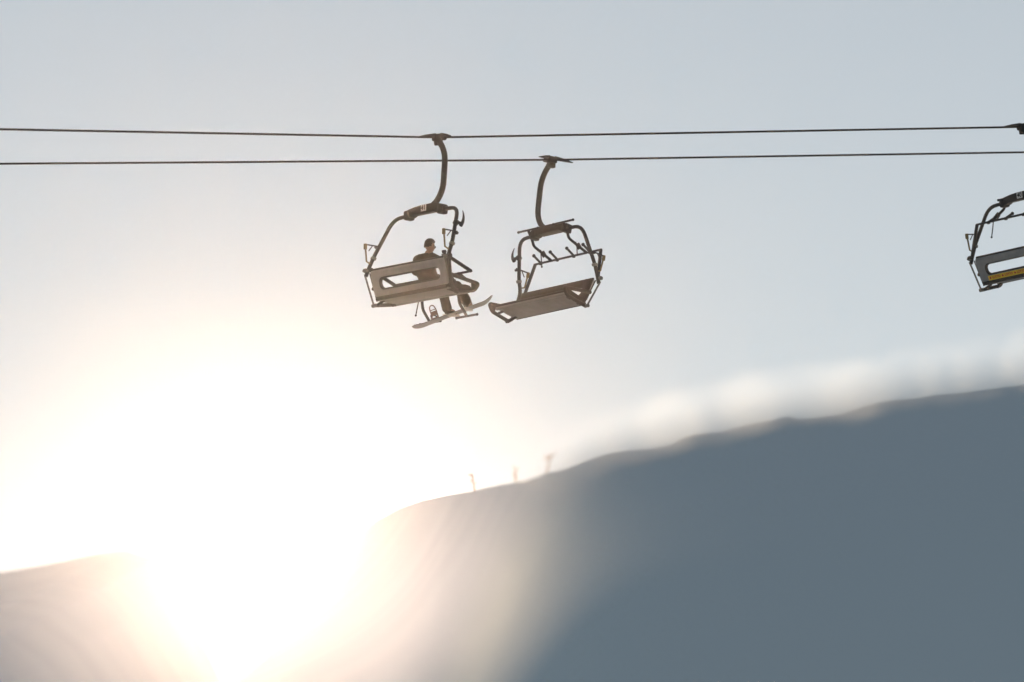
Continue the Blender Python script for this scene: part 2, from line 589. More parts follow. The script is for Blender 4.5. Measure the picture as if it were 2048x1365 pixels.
    if advert:
        a = MB()
        a.rings([[bp((x, z), t) for x, z in ((-0.83, -0.146), (0.83, -0.146), (0.83, -0.238), (-0.83, -0.238))] for t in (-0.0345, -0.0385)])
        ad = a.build('advert_strip', M['yellow'], back, off)
        for k in range(5):
            x0 = -0.70 + k * 0.34
            MB().prism([(0.024 * math.cos(i * 1.0472), 0.024 * math.sin(i * 1.0472)) for i in range(6)], 0.003, 'Y').build('emblem', M['red'], ad)
            em = [o for o in ad.children if o.name.startswith('emblem')][-1]
            em.location = bp((x0 - 0.075, -0.192), -0.0405) + off
            em.rotation_euler = (rec, 0, 0)
            text_mesh('lettering', 'LOTTO', 0.066, M['red'], ad, bp((x0 + 0.09, -0.192), -0.0405) + off, (R(90) + rec, 0, 0), 0.002)

    # --- seat: cushion on a flat pan, raised towards the front
    def sp(y, z):                                # seat tilt about its rear edge
        c_, s_ = math.cos(seat_tilt), math.sin(seat_tilt)
        return (0.10 + (y - 0.10) * c_ - (z + 0.52) * s_, -0.52 + (y - 0.10) * s_ + (z + 0.52) * c_)
    st = MB()
    prof = [(0.10, -0.455), (0.12, -0.43), (0.30, -0.425), (0.50, -0.385), (0.59, -0.385), (0.635, -0.42), (0.63, -0.462), (0.59, -0.475), (0.35, -0.50), (0.12, -0.525)]
    st.prism([sp(*p) for p in prof], 2.08, 'X', (0, 0, 0), 0.012)
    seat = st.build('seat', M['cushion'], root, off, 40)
    pn = MB()
    pn.prism([sp(*p) for p in [(0.10, -0.528), (0.35, -0.503), (0.575, -0.479), (0.575, -0.492), (0.36, -0.520), (0.10, -0.545)]], 2.04, 'X', (0, 0, 0), 0.004)
    pn.build('seat_pan', M['pan'], seat, off, 30)
    MB().tube([(-1.0, 0.10, -0.520), (1.0, 0.10, -0.520)], 0.030, 10).build('rear_rail', M['dark_steel'], seat, off)
    fy, fz_ = sp(0.60, -0.478)
    MB().tube([(-1.03, fy, fz_), (1.03, fy, fz_)], 0.036, 12).build('front_roll', M['pan'], seat, off)
    for s in (-1, 1):
        lp = fillet([(s * 1.11, 0.09, -0.31), (s * 1.11, 0.74, -0.405), (s * 1.11, 0.65, -0.535), (s * 1.11, 0.20, -0.605)], [0, 0.05, 0.06, 0], 5)
        sf = MB().tube(lp, 0.036, 10)
        sf.prism([(0.57, -0.40), (0.72, -0.42), (0.66, -0.52), (0.58, -0.53)], 0.03, 'X', (s * 1.11, 0, 0), 0.006)
        sf.tube([(s * 1.09, 0.55, -0.57), (s * 0.95, 0.5, -0.51)], 0.025, 8)
        sf.tube([(s * 1.09, 0.2, -0.595), (s * 0.9, 0.2, -0.535)], 0.025, 8)
        sf.build('side_frame', M['steel'], root, off)

    # --- restraint bar with foot rests
    if bar == 'down':
        piv, cb = (0.03, 0.02), (0.58, -0.19)
        stem = [(0.58, -0.19), (0.76, -0.49), (0.79, -0.68), (0.97, -0.895)]
        stop = (0.20, -0.10)
    else:
        cb, kink, tt = (bar_up or ((-0.16, 0.655), (0.335, 0.80), (0.523, 1.065)))
        piv = (-0.06, 0.02)
        stem = [cb, kink, (kink[0] + 0.05, kink[1] + 0.10), tt]
        stop = (0.195, 0.09)
    bl, br = (1.10, 1.10) if bar == 'down' else (0.95, 1.02)
    rb = MB()
    rb.tube([(-bl, cb[0], cb[1]), (br, cb[0], cb[1])], 0.022, 10)
    for s in (-1, 1):
        rb.tube(fillet([(s * 1.085, piv[0], piv[1]), ((br - 0.015) if s > 0 else -(bl - 0.015), cb[0], cb[1])], 0), 0.034, 10)
        rb.tube([(s * 1.07, piv[0], piv[1]), (s * 1.17, piv[0], piv[1])], 0.04, 10)
    bar_o = rb.build('restraint_bar', M['dark_steel'], root, off)
    for x in (-0.52, 0.52):
        f = MB()
        f.tube(fillet([(x, y, z) for y, z in stem], 0.06, 4), 0.028, 10)
        my, mz = (stem[0][0] * .55 + stem[1][0] * .45), (stem[0][1] * .55 + stem[1][1] * .45)
        f.box((x, my, mz), (0.03, 0.11, 0.10), (R(40), 0, 0), 0.008)
        f.tube([(x - 0.29, stem[-1][0], stem[-1][1]), (x + 0.29, stem[-1][0], stem[-1][1])], 0.021, 10)
        for e in (-1, 1):
            f.ball((x + e * 0.29, stem[-1][0], stem[-1][1]), 0.027)
        f.build('foot_rest', M['dark_steel'], bar_o, off)
    for x in ((-0.75, -0.25, 0.25, 0.75) if bar == 'down' else (-0.62, -0.14, 0.35, 0.84)):
        f = MB()
        f.tube([(x, cb[0], cb[1]), (x, cb[0] + stop[0], cb[1] + stop[1])], 0.024, 8)
        f.ball((x, cb[0] + stop[0], cb[1] + stop[1]), 0.035)
        f.box((x, cb[0], cb[1] - 0.01), (0.06, 0.06, 0.06), (0, 0, 0), 0.015)
        f.build('leg_stop', M['dark_steel'], bar_o, off)
    return root


def strap(root, pts, r=0.011):
    """a thin cord hanging from the foot rest; pts are in the measuring frame"""
    m = MB()
    m.tube(smooth(pts, 5), r, 6)
    m.ball(pts[-1], r * 1.9, 8, 6)
    return m.build('cord', M['rubber'], root, -BASE)


m_near = chair_matrix(816, 528, 120.0, YAW, 0.0, R(2.0))
m_far = chair_matrix(1117, 574, 127.6, YAW + math.pi, R(10), R(-0.5))
m_next = chair_matrix(2027, 500, 128.5, YAW, R(8), 0.0)

chair_near = make_chair(m_near, 'chairlift chair numbered 41 carrying a snowboarder, restraint bar lowered, seen from behind', '41', 'down', R(10), seat_tilt=R(-7))
chair_far = make_chair(m_far, 'empty chairlift chair facing us on the lower rope, restraint bar raised, seat underside showing', None, 'up', R(-10),
                       bar_up=((-0.15, 0.655), (0.335, 0.80), (0.523, 1.065)))
chair_next = make_chair(m_next, 'chairlift chair numbered 40 with yellow advert on its backrest, cut off by the frame', '40', 'up', R(2), True,
                        bar_up=((0.03, 0.64), (0.40, 0.88), (0.56, 1.10)))
strap(chair_near, [(-0.58, 0.74, -0.50), (-0.60, 0.73, -0.62), (-0.63, 0.72, -0.78)])
strap(chair_far, [(0.46, 0.20, 0.76), (0.46, 0.16, 0.62), (0.46, 0.11, 0.44)])
strap(chair_far, [(-0.58, 0.20, 0.76), (-0.60, 0.17, 0.66), (-0.58, 0.12, 0.52)])
strap(chair_next, [(-0.57, 0.12, 0.66), (-0.58, 0.09, 0.52), (-0.60, 0.05, 0.34)])


# ------------------------------------------------------------------ ropes
def grip_point(m):
    return m @ (GRIP - BASE)


def rope(name, pts, label, r=0.019):
    pts = [Vector(p) for p in pts]
    b = MB()
    strands = 6
    n = 18
    verts = []
    dist = 0.0
    step = 0.03
    rings = []
    for i in range(len(pts) - 1):
        a, c = pts[i], pts[i + 1]
        k = max(2, int((c - a).length / step))
        fine = True
        for q in range(k if i < len(pts) - 2 else k + 1):
            p = a.lerp(c, q / k)
            t = (c - a).normalized()
            u = Vector((0, 0, 1)) - t * t.z
            u.normalize()
            v = t.cross(u)
            s = dist + (c - a).length * q / k
            tw = s * 2 * math.pi / 0.42
            ring = []
            for j in range(n):
                th = 2 * math.pi * j / n
                rr = r * (0.90 + 0.17 * abs(math.cos(strands / 2 * (th - tw))))
                ring.append(p + (u * math.cos(th) + v * math.sin(th)) * rr)
            rings.append(ring)
        dist += (c - a).length
    b.rings(rings)
    o = b.build(name, M['rope'], None, None, 60)
    tag(o, label, 'rope', 'haul rope of the chairlift')
    return o


g1, g2, g3 = grip_point(m_near), grip_point(m_far), grip_point(m_next)
left_near = at(0, 259, 113.4)
d_l = (left_near - g1).normalized()
d_r = (g3 - g1).normalized()
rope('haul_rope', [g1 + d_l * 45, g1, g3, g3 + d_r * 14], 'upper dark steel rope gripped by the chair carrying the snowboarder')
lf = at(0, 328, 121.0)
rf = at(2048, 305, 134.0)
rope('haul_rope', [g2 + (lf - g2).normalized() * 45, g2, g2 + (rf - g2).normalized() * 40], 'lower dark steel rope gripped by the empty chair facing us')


# ------------------------------------------------------------------ the snowboarder
def skin_mesh(chains, root_first=True, sub=2):
    """chains: list of [(point, radius) ...]; equal points are shared. Returns a skinned, subdivided mesh."""
    vid, verts, rad, edges = {}, [], [], []
    for ch in chains:
        prev = None
        for p, r in ch:
            key = tuple(round(c, 4) for c in p)
            if key not in vid:
                vid[key] = len(verts)
                verts.append(p)
                rad.append(r if isinstance(r, tuple) else (r, r))
            i = vid[key]
            if prev is not None and prev != i:
                edges.append((prev, i))
            prev = i
    me = bpy.data.meshes.new('tmp_skin')
    me.from_pydata(verts, edges, [])
    o = bpy.data.objects.new('tmp_skin', me)
    col.objects.link(o)
    md = o.modifiers.new('skin', 'SKIN')
    md.use_smooth_shade = True
    for i, r in enumerate(rad):
        me.skin_vertices[0].data[i].radius = r
        me.skin_vertices[0].data[i].use_root = (i == 0)
    sd = o.modifiers.new('sub', 'SUBSURF')
    sd.levels = sub
    dg = bpy.context.evaluated_depsgraph_get()
    res = bpy.data.meshes.new_from_object(o.evaluated_get(dg))
    bpy.data.objects.remove(o)
    bpy.data.meshes.remove(me)
    return res


def fuse(meshes, voxel, name, mat, parent, off, smooth_it=4):
    """union of overlapping closed meshes into one continuous surface"""
    bm = bmesh.new()
    for me in meshes:
        bm.from_mesh(me)
        bpy.data.meshes.remove(me)
    me = bpy.data.meshes.new('tmp_fuse')
    bm.to_mesh(me)
    bm.free()
    o = bpy.data.objects.new('tmp_fuse', me)
    col.objects.link(o)
    md = o.modifiers.new('remesh', 'REMESH')
    md.mode = 'VOXEL'
    md.voxel_size = voxel
    sm = o.modifiers.new('smooth', 'SMOOTH')
    sm.iterations = smooth_it
    sm.factor = 0.5
    dg = bpy.context.evaluated_depsgraph_get()
    res = bpy.data.meshes.new_from_object(o.evaluated_get(dg))
    bpy.data.objects.remove(o)
    bpy.data.meshes.remove(me)
    res.transform(Matrix.Translation(off))
    for p in res.polygons:
        p.use_smooth = True
    res.name = name
    res.materials.clear()
    res.materials.append(mat)
    ob = bpy.data.objects.new(name, res)
    col.objects.link(ob)
    if parent is not None:
        ob.parent = parent
    return ob


def capsules(items):
    """overlapping tapered capsules (p, q, rp, rq, widening in x) to be fused into one surface"""
    b = MB()
    for p, q, rp, rq, wx in items:
        p, q = Vector(p), Vector(q)
        k = 8
        for i in range(k + 1):
            f = i / k
            b.ball(p.lerp(q, f), rp * (1 - f) + rq * f, 16, 12, (wx, 1, 1))
    me = bpy.data.meshes.new('tmp_caps')
    b.bm.to_mesh(me)
    b.bm.free()
    return me


def head_mesh(c, yaw, tilt=0.0):
    """a head with brow, eye sockets, nose, lips, chin and ears; c = centre, faces +Y turned by yaw (to +X)"""
    bm = bmesh.new()
    bmesh.ops.create_uvsphere(bm, u_segments=40, v_segments=30, radius=1.0)
    for v in bm.verts:
        x, y, z = v.co
        k = 1.0
        X, Y, Z = x * 0.076, y * 0.098, z * 0.118
        if z < 0:                                # jaw narrows, chin comes forward
            f = -z
            X *= 1 - 0.32 * f ** 1.5
            Y = Y * (1 - 0.10 * f) + 0.016 * f
            if y < 0:
                Y *= 1 - 0.25 * f
        if y > 0.3:
            Y -= 0.010 * math.exp(-(((abs(x) - 0.40) / 0.16) ** 2 + ((z - 0.02) / 0.12) ** 2))      # eye sockets
            Y += 0.006 * math.exp(-((z - 0.18) / 0.08) ** 2 - (x / 0.55) ** 2)                        # brow
            Y += 0.026 * math.exp(-((x / 0.13) ** 2 + ((z + 0.20) / 0.16) ** 2))                      # nose tip
            Y += 0.012 * math.exp(-((x / 0.10) ** 2 + ((z + 0.03) / 0.16) ** 2))                      # bridge
            Y += 0.007 * math.exp(-((x / 0.26) ** 2 + ((z + 0.48) / 0.05) ** 2))                      # upper lip
            Y += 0.006 * math.exp(-((x / 0.22) ** 2 + ((z + 0.58) / 0.05) ** 2))                      # lower lip
            Y += 0.010 * math.exp(-((x / 0.24) ** 2 + ((z + 0.82) / 0.14) ** 2))                      # chin
        v.co = (X, Y, Z)
    for s in (-1, 1):
        e = bmesh.new()
        bmesh.ops.create_uvsphere(e, u_segments=10, v_segments=8, radius=1.0)
        tm = bpy.data.meshes.new('e')
        e.to_mesh(tm)
        e.free()
        tm.transform(Matrix.Translation((s * 0.077, -0.012, -0.006)) @ Euler((R(-10), 0, R(s * -20))).to_matrix().to_4x4() @ Matrix.Diagonal((0.011, 0.021, 0.034, 1)))
        bm.from_mesh(tm)
        bpy.data.meshes.remove(tm)
    me = bpy.data.meshes.new('tmp_head')
    bm.to_mesh(me)
    bm.free()
    me.transform(Matrix.Translation(c) @ Matrix.Rotation(-yaw, 4, 'Z') @ Matrix.Rotation(tilt, 4, 'X'))
    return me


def hand_chains(wrist, direction, palm_normal, side, curl):
    """five separate fingers rooted inside a palm; direction = wrist to knuckles"""
    d = Vector(direction).normalized()
    n = Vector(palm_normal)
    n = (n - d * n.dot(d)).normalized()
    w = d.cross(n) * side
    wv = Vector(wrist)
    palm = [[(tuple(wv), (0.024, 0.018)), (tuple(wv + d * 0.04), (0.036, 0.016)), (tuple(wv + d * 0.085), (0.038, 0.014))]]
    out = [palm]
    lens = (0.068, 0.078, 0.072, 0.056)
    for i, L in enumerate(lens):
        x = (i - 1.5) * 0.020
        base = wv + d * 0.065 + w * x
        p = base
        ch = [(tuple(p), 0.009)]
        ang = 0.0
        for j, seg in enumerate((0.03, L * 0.5, L * 0.32, L * 0.26)):
            if j > 0:
                ang += curl[j - 1] * (1 + 0.06 * i)
            p = p + (d * math.cos(ang) + n * math.sin(ang)) * seg
            ch.append((tuple(p), 0.0088 - 0.0006 * j))
        out.append([ch])
    b = wv + d * 0.03 - w * 0.022
    t1 = b + (d * 0.5 - w * 0.75 + n * 0.4).normalized() * 0.035
    t2 = t1 + (d * 0.75 - w * 0.15 + n * 0.65).normalized() * 0.03
    t3 = t2 + (d * 0.7 + w * 0.2 + n * 0.7).normalized() * 0.024
    out.append([[(tuple(b), 0.012), (tuple(t1), 0.011), (tuple(t2), 0.010), (tuple(t3), 0.008)]])
    return out


def build_person(mat):
    root = empty('person', mat)
    tag(root, 'person in dark jacket sitting on the chairlift above a snowboard', 'person')
    off = -BASE
    pel, sp, ch = (0.25, 0.33, -0.38), (0.235, 0.25, -0.19), (0.24, 0.205, 0.01)
    nb, nk, hb = (0.245, 0.22, 0.12), (0.25, 0.245, 0.185), (0.255, 0.265, 0.25)
    shl, ell, wrl = (0.06, 0.19, 0.075), (0.0, 0.29, -0.15), (0.09, 0.535, -0.135)
    shr, elr, wrr = (0.43, 0.22, 0.07), (0.545, 0.40, -0.01), (0.465, 0.49, 0.145)
    hl, kl, al = (0.17, 0.36, -0.375), (0.02, 0.80, -0.385), (0.035, 0.90, -0.72)
    hr, kr, ar = (0.37, 0.36, -0.375), (0.44, 0.79, -0.36), (0.315, 1.13, -0.595)
    tl, tr = (0.08, 1.06, -0.76), (0.26, 1.27, -0.65)
    yaw = R(6)
    body = [skin_mesh([[(pel, (0.15, 0.11)), (sp, (0.135, 0.10)), (ch, (0.15, 0.105)), (nb, (0.07, 0.065)), (nk, 0.057), (hb, 0.055)],
                       [(ch, (0.15, 0.105)), (shl, 0.055), (ell, 0.042), (wrl, 0.028)],
                       [(ch, (0.15, 0.105)), (shr, 0.055), (elr, 0.042), (wrr, 0.028)],
                       [(pel, (0.15, 0.11)), (hl, 0.088), (kl, 0.058), (al, 0.040), (tl, 0.038)],
                       [(pel, (0.15, 0.11)), (hr, 0.088), (kr, 0.058), (ar, 0.040), (tr, 0.038)]]),
            head_mesh((0.26, 0.28, 0.325), yaw, R(-4))]
    for hc in hand_chains(wrl, (0.25, 0.9, -0.05), (0, -0.2, -1), 1, (0.9, 1.0, 0.8)):
        body.append(skin_mesh(hc, sub=2))
    for hc in hand_chains(wrr, (-0.35, -0.1, 0.9), (-0.6, 0.6, 0), -1, (0.45, 0.6, 0.4)):
        body.append(skin_mesh(hc, sub=2))
    fuse(body, 0.006, 'body', M['skin'], root, off, 2)
    # jacket
    fuse([capsules([((0.25, 0.33, -0.36), (0.235, 0.24, -0.15), 0.17, 0.165, 1.22), ((0.235, 0.24, -0.15), (0.24, 0.205, 0.0), 0.165, 0.165, 1.25),
                    ((0.24, 0.205, 0.0), (0.248, 0.22, 0.115), 0.155, 0.085, 1.2),
                    (shl, ell, 0.105, 0.082, 1), (ell, (0.075, 0.50, -0.135), 0.080, 0.050, 1), ((0.16, 0.20, 0.06), shl, 0.11, 0.105, 1),
                    (shr, elr, 0.105, 0.082, 1), (elr, (0.478, 0.475, 0.115), 0.082, 0.056, 1), ((0.33, 0.21, 0.06), shr, 0.11, 0.105, 1),
                    ((0.17, 0.135, 0.10), (0.33, 0.135, 0.10), 0.075, 0.075, 1), ((0.10, 0.12, -0.12), (0.38, 0.12, -0.12), 0.10, 0.10, 1)])], 0.011, 'jacket', M['jacket'], root, off, 5)
    # gloves over both hands
    for w_, hand in ((wrl, hand_chains(wrl, (0.25, 0.9, -0.05), (0, -0.2, -1), 1, (0.9, 1.0, 0.8))),
                     (wrr, hand_chains(wrr, (-0.35, -0.1, 0.9), (-0.6, 0.6, 0), -1, (0.45, 0.6, 0.4)))):
        parts = [skin_mesh([[(p, tuple(x * 1.35 + 0.001 for x in (r if isinstance(r, tuple) else (r, r)))) for p, r in ch[0]]]) for ch in hand]
        parts.append(capsules([(w_, tuple(Vector(w_) + (Vector(hand[0][0][1][0]) - Vector(w_)) * 0.6), 0.036, 0.034, 1)]))
        fuse(parts, 0.006, 'glove', M['boot'], root, off, 2)
    # collar flare
    co = MB()
    rr = []
    for h, r, rin in ((0.0, 0.098, 0), (0.05, 0.092, 0), (0.075, 0.098, 0), (0.078, 0.086, 0), (0.03, 0.075, 0)):
        rr.append([(0.25 + r * math.cos(a), 0.235 + h * 0.25 + r * math.sin(a), 0.115 + h + 0.03 * math.sin(a)) for a in [i * math.pi / 12 for i in range(24)]])
    co.rings(rr, True)
    co.build('collar', M['jacket'], root, off)
    # trousers
    fuse([capsules([((0.16, 0.33, -0.36), (0.34, 0.33, -0.36), 0.15, 0.15, 1), (hl, kl, 0.125, 0.098, 1), (kl, (0.02, 0.86, -0.56), 0.095, 0.088, 1),
                    ((0.02, 0.86, -0.56), (0.033, 0.90, -0.70), 0.088, 0.092, 1),
                    (hr, kr, 0.125, 0.098, 1), (kr, (0.385, 0.95, -0.47), 0.095, 0.090, 1), ((0.385, 0.95, -0.47), (0.32, 1.10, -0.57), 0.090, 0.092, 1)])],
         0.011, 'trousers', M['trousers'], root, off, 4)
    # boots
    for a, t in ((al, (0.10, 1.12, -0.775)), (ar, (0.20, 1.33, -0.66))):
        av, tv = Vector(a), Vector(t)
        heel = av + Vector((0, -0.045, -0.07))
        f = (tv - heel)
        f = f.normalized()
        bo = skin_mesh([[(tuple(av + Vector((0, -0.02, 0.06))), 0.068), (tuple(av), 0.066), (tuple(heel + f * 0.03), (0.055, 0.05)), (tuple(heel + f * 0.15), (0.052, 0.042)), (tuple(heel + f * 0.25), (0.046, 0.032))]])
        boot = fuse([bo], 0.01, 'boot', M['boot'], root, off, 2)
        so = MB()
        side = Vector((f.y, -f.x, 0)).normalized()
        upn = side.cross(f) * (1 if side.cross(f).z > 0 else -1)
        ring0, ring1 = [], []
        for s_, wd in ((-0.035, 0.030), (0.0, 0.045), (0.1, 0.044), (0.18, 0.052), (0.25, 0.046), (0.285, 0.025)):
            ring0.append((s_, wd))
        pts = [(s_, wd) for s_, wd in ring0] + [(s_, -wd) for s_, wd in reversed(ring0)]
        so.rings([[heel + f * s_ + side * wd + upn * h for s_, wd in pts] for h in (-0.062, -0.03)])
        so.build('sole', M['sole'], boot, off)
    # hair, short on top with an uneven fringe
    hm = bmesh.new()
    bmesh.ops.create_uvsphere(hm, u_segments=36, v_segments=24, radius=1.0)
    rng = random.Random(9)
    kill = []
    for v in hm.verts:
        x, y, z = v.co
        lim = -0.15 if y < 0.1 else 0.42
        if y < -0.45:
            lim = -0.30
        if z < lim:
            kill.append(v)
    bmesh.ops.delete(hm, geom=kill, context='VERTS')
    for v in hm.verts:
        x, y, z = v.co
        k = 1.06 + rng.uniform(-0.03, 0.06) + (0.08 if z > 0.5 else 0.0) + (0.14 * max(0, y) if z > 0.5 else 0)
        v.co = (x * 0.081 * k, y * 0.103 * k, z * 0.123 * k)
    ret = bmesh.ops.extrude_face_region(hm, geom=hm.faces[:])
    for v in [g for g in ret['geom'] if isinstance(g, bmesh.types.BMVert)]:
        v.co *= 0.86
    bmesh.ops.recalc_face_normals(hm, faces=hm.faces[:])
    me = bpy.data.meshes.new('hair')
    hm.to_mesh(me)
    hm.free()
    me.transform(Matrix.Translation(Vector((0.26, 0.28, 0.328)) + off) @ Matrix.Rotation(-yaw, 4, 'Z') @ Matrix.Rotation(R(-4), 4, 'X'))
    me.materials.append(M['hair'])
    ho = bpy.data.objects.new('hair', me)
    col.objects.link(ho)
    ho.parent = root
    # dark glasses
    gl = MB()
    pts = [(0.083 * math.sin(a), 0.026 + 0.086 * math.cos(a), 0.004) for a in [R(d) for d in range(-88, 89, 8)]]
    gl.tube(pts, 0.006, 6)
    for s in (-1, 1):
        gl.ball((s * 0.034, 0.100, -0.004), 0.026, 10, 8, (1, 0.4, 0.75), (0, 0, R(-s * 18)))
    g_o = gl.build('sunglasses', M['rubber'], root)
    g_o.data.transform(Matrix.Translation(Vector((0.26, 0.28, 0.325)) + off) @ Matrix.Rotation(-yaw, 4, 'Z') @ Matrix.Rotation(R(-4), 4, 'X'))
    return root


build_person(m_near)


# ------------------------------------------------------------------ snowboard
def build_board(mat):
    c = Vector((0.11, 1.0, -0.815))
    u = Vector((0.85, 1.19, 0.596)).normalized()
    w = Vector((-0.81, 0.58, 0.0))
    w = (w - u * w.dot(u)).normalized()
    n = u.cross(w)
    if n.z < 0:
        n = -n
    n, w = n * math.cos(R(6.5)) + w * math.sin(R(6.5)), w * math.cos(R(6.5)) - n * math.sin(R(6.5))
    loc = mat @ Matrix.Translation(-BASE)
    rot = Matrix((u, w, n)).transposed().to_4x4()
    root = empty('snowboard', loc @ Matrix.Translation(c) @ rot)
    tag(root, 'pale worn snowboard hanging below the seated person, its rear binding empty', 'snowboard')
    L = 0.79
    sec = []
    for i in range(41):
        s = -L + 2 * L * i / 40
        e = abs(s) / L
        half = 0.128 + 0.018 * e * e
        if e > 0.80:
            q = (e - 0.80) / 0.20
            half *= math.sqrt(max(0.0, 1 - q ** 2.4)) * 0.97 + 0.03
        z = 0.006 * math.cos(e * math.pi * 0.5)
        if e > 0.72:
            z += (0.085 if s > 0 else 0.050) * ((e - 0.72) / 0.28) ** 1.7
        sec.append((s, half, z))
    b = MB()
    b.rings([[(s, -h, z), (s, h, z), (s, h, z + 0.010), (s, -h, z + 0.010)] for s, h, z in sec])
    b.build('deck', M['board'], root)
    t = MB()
    t.rings([[(s, -h * .97, z + 0.0102), (s, h * .97, z + 0.0102), (s, h * .97, z + 0.0125), (s, -h * .97, z + 0.0125)] for s, h, z in sec[1:-1]])
    t.build('topsheet', M['topsheet'], root)
    for s0 in (-0.34, 0.31):
        k = MB()
        k.tube([(s0, 0, 0.014), (s0, 0, 0.030)], 0.075, 16)
        for sd in (-1, 1):
            k.box((s0 + sd * 0.058, 0.0, 0.055), (0.014, 0.22, 0.065), (0, 0, 0), 0.006)
        k.box((s0, 0.0, 0.034), (0.11, 0.23, 0.018), (0, 0, 0), 0.006)
        k.tube(smooth([(s0 - 0.06, -0.09, 0.06), (s0 - 0.045, -0.14, 0.075), (s0, -0.155, 0.08), (s0 + 0.045, -0.14, 0.075), (s0 + 0.06, -0.09, 0.06)], 5), 0.012, 8)
        bi = k.build('binding', M['binding'], root)
        # tall open highback
        hb_ = MB()
        hb_.tube(smooth([(s0 - 0.052, -0.145, 0.07), (s0 - 0.055, -0.155, 0.16), (s0 - 0.04, -0.165, 0.235), (s0, -0.168, 0.258), (s0 + 0.04, -0.165, 0.235),
                         (s0 + 0.055, -0.155, 0.16), (s0 + 0.052, -0.145, 0.07)], 6), 0.011, 8)
        hb_.box((s0, -0.152, 0.115), (0.10, 0.012, 0.07), (R(6), 0, 0), 0.004)
        hb_.tube([(s0 - 0.05, -0.16, 0.175), (s0 + 0.05, -0.16, 0.175)], 0.008, 6)
        hb_.build('highback', M['binding'], bi)
        for yy, hh in ((-0.02, 0.125), (0.085, 0.10)):
            st = MB()
            lift = 0.0 if s0 > 0 else 0.02
            st.tube(smooth([(s0 - 0.062, yy, 0.07), (s0 - 0.05, yy + 0.01, hh), (s0, yy + 0.015, hh + 0.025 + lift), (s0 + 0.05, yy + 0.01, hh), (s0 + 0.062, yy, 0.07)], 5), 0.013, 8)
            st.build('strap', M['rubber'], bi)
    return root


build_board(m_near)


# ------------------------------------------------------------------ dry stems on the far crest
def ground_z(x):
    return interp(x, fx, fz)


def dry_stem(px, py_top, py_base, lean, seed, label):
    Y_FAR = float(np.interp(px, [p[0] for p in far_px], far_y))
    rng = random.Random(seed)
    base = at_y(px, py_base, Y_FAR)
    top_h = (py_base - py_top) * Y_FAR / FPX * 1.02
    root_z = ground_z(base.x) - 0.05
    h = base.z + top_h - root_z
    b = MB()
    pts = smooth([(0, 0, 0), (lean * 0.25 * h, 0, h * 0.4), (lean * 0.6 * h, 0, h * 0.75), (lean * h, 0, h)], 5)
    b.tube(pts, [0.011 - 0.006 * i / (len(pts) - 1) for i in range(len(pts))], 6)
    for k in range(9):
        i = rng.randrange(6, len(pts))
        p = pts[i]
        a = rng.uniform(0, 6.28)
        q = p + Vector((math.cos(a) * rng.uniform(.03, .07), math.sin(a) * 0.04, rng.uniform(0.01, 0.05)))
        b.tube([p, q], [0.0035, 0.002], 5)
        b.ball(q, 0.006, 6, 4, (1, 1, 1.8))
    b.ball(pts[-1], 0.010, 6, 4, (1, 1, 2.4))
    o = b.build('dry_plant', M['straw'], None)
    o.location = (base.x, Y_FAR, root_z)
    tag(o, label, 'dry plant', 'dry plants on the ridge')


dry_stem(1092, 912, 946, 0.25, 3, 'tallest dry straw coloured stem standing on the ridge, with side twigs')
dry_stem(1031, 940, 964, 0.0, 5, 'thin upright dry stem on the ridge, between two other stems')
dry_stem(950, 950, 982, -0.15, 8, 'short bent dry stem on the ridge nearest the bright sun glow')


# ------------------------------------------------------------------ haze, added to stand in for the sun's lens glare
def build_haze():
    b = MB()
    x0, x1, y0, y1, z0, z1 = -3100.0, 3100.0, -3100.0, 6100.0, -92.0, 35.5
    b.box(((x0 + x1) / 2, (y0 + y1) / 2, (z0 + z1) / 2), (x1 - x0, y1 - y0, z1 - z0), (0, 0, 0), 0)
    m = bpy.data.materials.new('glare_haze')
    m.use_nodes = True
    t = m.node_tree
    for n in list(t.nodes):
        t.nodes.remove(n)
    out = t.nodes.new('ShaderNodeOutputMaterial')
    v = t.nodes.new('ShaderNodeVolumePrincipled')
    v.inputs['Density'].default_value = HAZE_DENSITY
    v.inputs['Color'].default_value = HAZE_COLOR + (1,)
    v.inputs['Anisotropy'].default_value = HAZE_G
    t.links.new(v.outputs[0], out.inputs['Volume'])
    o = b.build('haze', m)
    tag(o, 'thin added haze giving the lens glare around the sun', kind='stuff')
    o.display_type = 'WIRE'
    return o


build_haze()


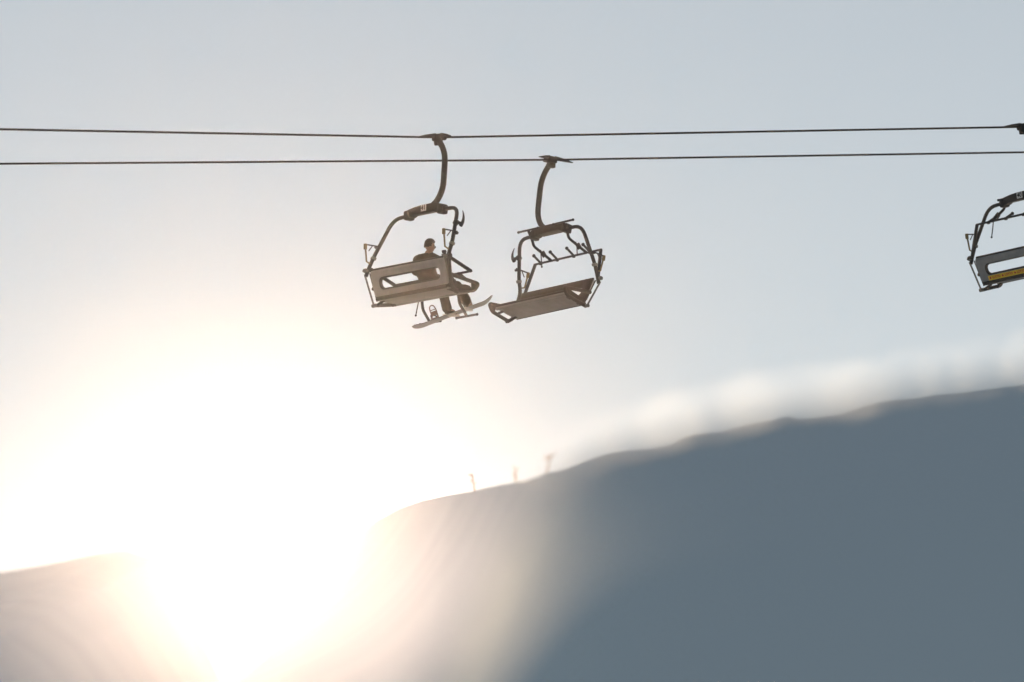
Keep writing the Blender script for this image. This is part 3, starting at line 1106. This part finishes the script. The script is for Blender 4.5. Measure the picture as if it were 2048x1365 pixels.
# ------------------------------------------------------------------ added scattering volume that lays sun glare over the slope
def build_glare():
    depth = 45.0
    c = at(540, 1205, depth)
    b = MB()
    b.ball((0, 0, 0), 1.0, 32, 20)
    m = bpy.data.materials.new('glare_veil')
    m.use_nodes = True
    t = m.node_tree
    for n in list(t.nodes):
        t.nodes.remove(n)
    out = t.nodes.new('ShaderNodeOutputMaterial')
    v = t.nodes.new('ShaderNodeVolumePrincipled')
    v.inputs['Color'].default_value = (0.82, 0.83, 0.98, 1)
    v.inputs['Anisotropy'].default_value = GLARE_G
    tc = t.nodes.new('ShaderNodeTexCoord')
    ln = t.nodes.new('ShaderNodeVectorMath')
    ln.operation = 'LENGTH'
    mr = t.nodes.new('ShaderNodeMapRange')
    mr.interpolation_type = 'SMOOTHERSTEP'
    mr.inputs['From Min'].default_value = 1.0
    mr.inputs['From Max'].default_value = 0.02
    mr.inputs['To Min'].default_value = 0.0
    mr.inputs['To Max'].default_value = GLARE_DENSITY
    t.links.new(tc.outputs['Object'], ln.inputs[0])
    t.links.new(ln.outputs['Value'], mr.inputs['Value'])
    t.links.new(mr.outputs['Result'], v.inputs['Density'])
    t.links.new(v.outputs[0], out.inputs['Volume'])
    o = b.build('sun_glare_veil', m)
    o.location = c
    o.rotation_euler = ray(540, 1205).normalized().to_track_quat('Y', 'Z').to_euler()   # lies along the line of sight
    o.scale = (880 * depth / FPX, 36.0, 520 * depth / FPX)
    tag(o, 'pale added volume standing in for sun glare over the slope', kind='stuff')


build_glare()


# ------------------------------------------------------------------ stalks added on the near crest, their backlit frost makes blurred highlights
def frost_material():
    m = bpy.data.materials.new('glint_frost')
    m.use_nodes = True
    t = m.node_tree
    for n in list(t.nodes):
        t.nodes.remove(n)
    out = t.nodes.new('ShaderNodeOutputMaterial')
    v = t.nodes.new('ShaderNodeVolumePrincipled')
    v.inputs['Color'].default_value = (0.97, 0.97, 0.98, 1)
    v.inputs['Anisotropy'].default_value = 0.8
    v.inputs['Density'].default_value = 22.0
    t.links.new(v.outputs[0], out.inputs['Volume'])
    return m


FROST = frost_material()


def glint_stalk(px, py, r, label):
    tip = at_y(px, py, Y_NEAR)
    gz = interp(tip.x, nx, nz) - 0.02
    root = empty('glint_stalk', Matrix.Translation((tip.x, Y_NEAR, gz)))
    tag(root, label, 'frosted stalk', 'added glint stalks on the near crest')
    h = tip.z - gz
    MB().tube([(0, 0, 0), (0.004, 0, h * 0.6), (0, 0, h)], [0.0022, 0.0018, 0.001], 5).build('stem', M['straw'], root)
    rng = random.Random(int(px))
    b = MB()
    b.ball((0, 0, h), r, 12, 8, (1, 1, 1.15))
    for v in b.bm.verts:
        v.co += Vector((rng.uniform(-1, 1), rng.uniform(-1, 1), rng.uniform(-1, 1))) * r * 0.16
    b.build('frost', FROST, root)


for px, py, r, lb in ((1085, 931, 0.0165, 'small added glint stalk on the blurred crest right beside the tallest dry plant'),
                      (1180, 893, 0.0165, 'faint added glint stalk on the crest right of the tallest dry plant'),
                      (1262, 869, 0.0165, 'faint added glint stalk left of the first large bright blur on the crest'),
                      (1335, 845, 0.0225, 'first large bright round blur of added frost along the crest from the sun'),
                      (1365, 839, 0.0165, 'added glint stalk overlapping the right side of the first large bright blur'),
                      (1438, 827, 0.0165, 'dim added glint stalk low on the crest just left of the widest bright blur'),
                      (1494, 809, 0.0225, 'widest bright blur of added frost at the middle of the right hand crest'),
                      (1530, 803, 0.0165, 'added glint stalk overlapping the right side of the widest bright blur'),
                      (1612, 789, 0.0165, 'faint warm added glint stalk on the crest between the two brightest blurs'),
                      (1655, 785, 0.0165, 'faintest added glint stalk touching the left side of the bright blur under the right chair'),
                      (1706, 783, 0.0225, 'bright round blur of added frost on the crest left below the far right chair'),
                      (1740, 775, 0.0165, 'added glint stalk overlapping the right side of the blur below the far right chair'),
                      (1815, 757, 0.0165, 'small sharp edged blur of added frost on the crest left under the far right chair'),
                      (1890, 749, 0.0165, 'faint added glint stalk on the crest straight below the left post of chair 40'),
                      (1965, 739, 0.0165, 'faint added glint stalk on the crest straight below the backrest of chair 40'),
                      (2062, 721, 0.0225, 'bright round blur of added frost cut off by the right frame edge')):
    glint_stalk(px, py, r, lb)
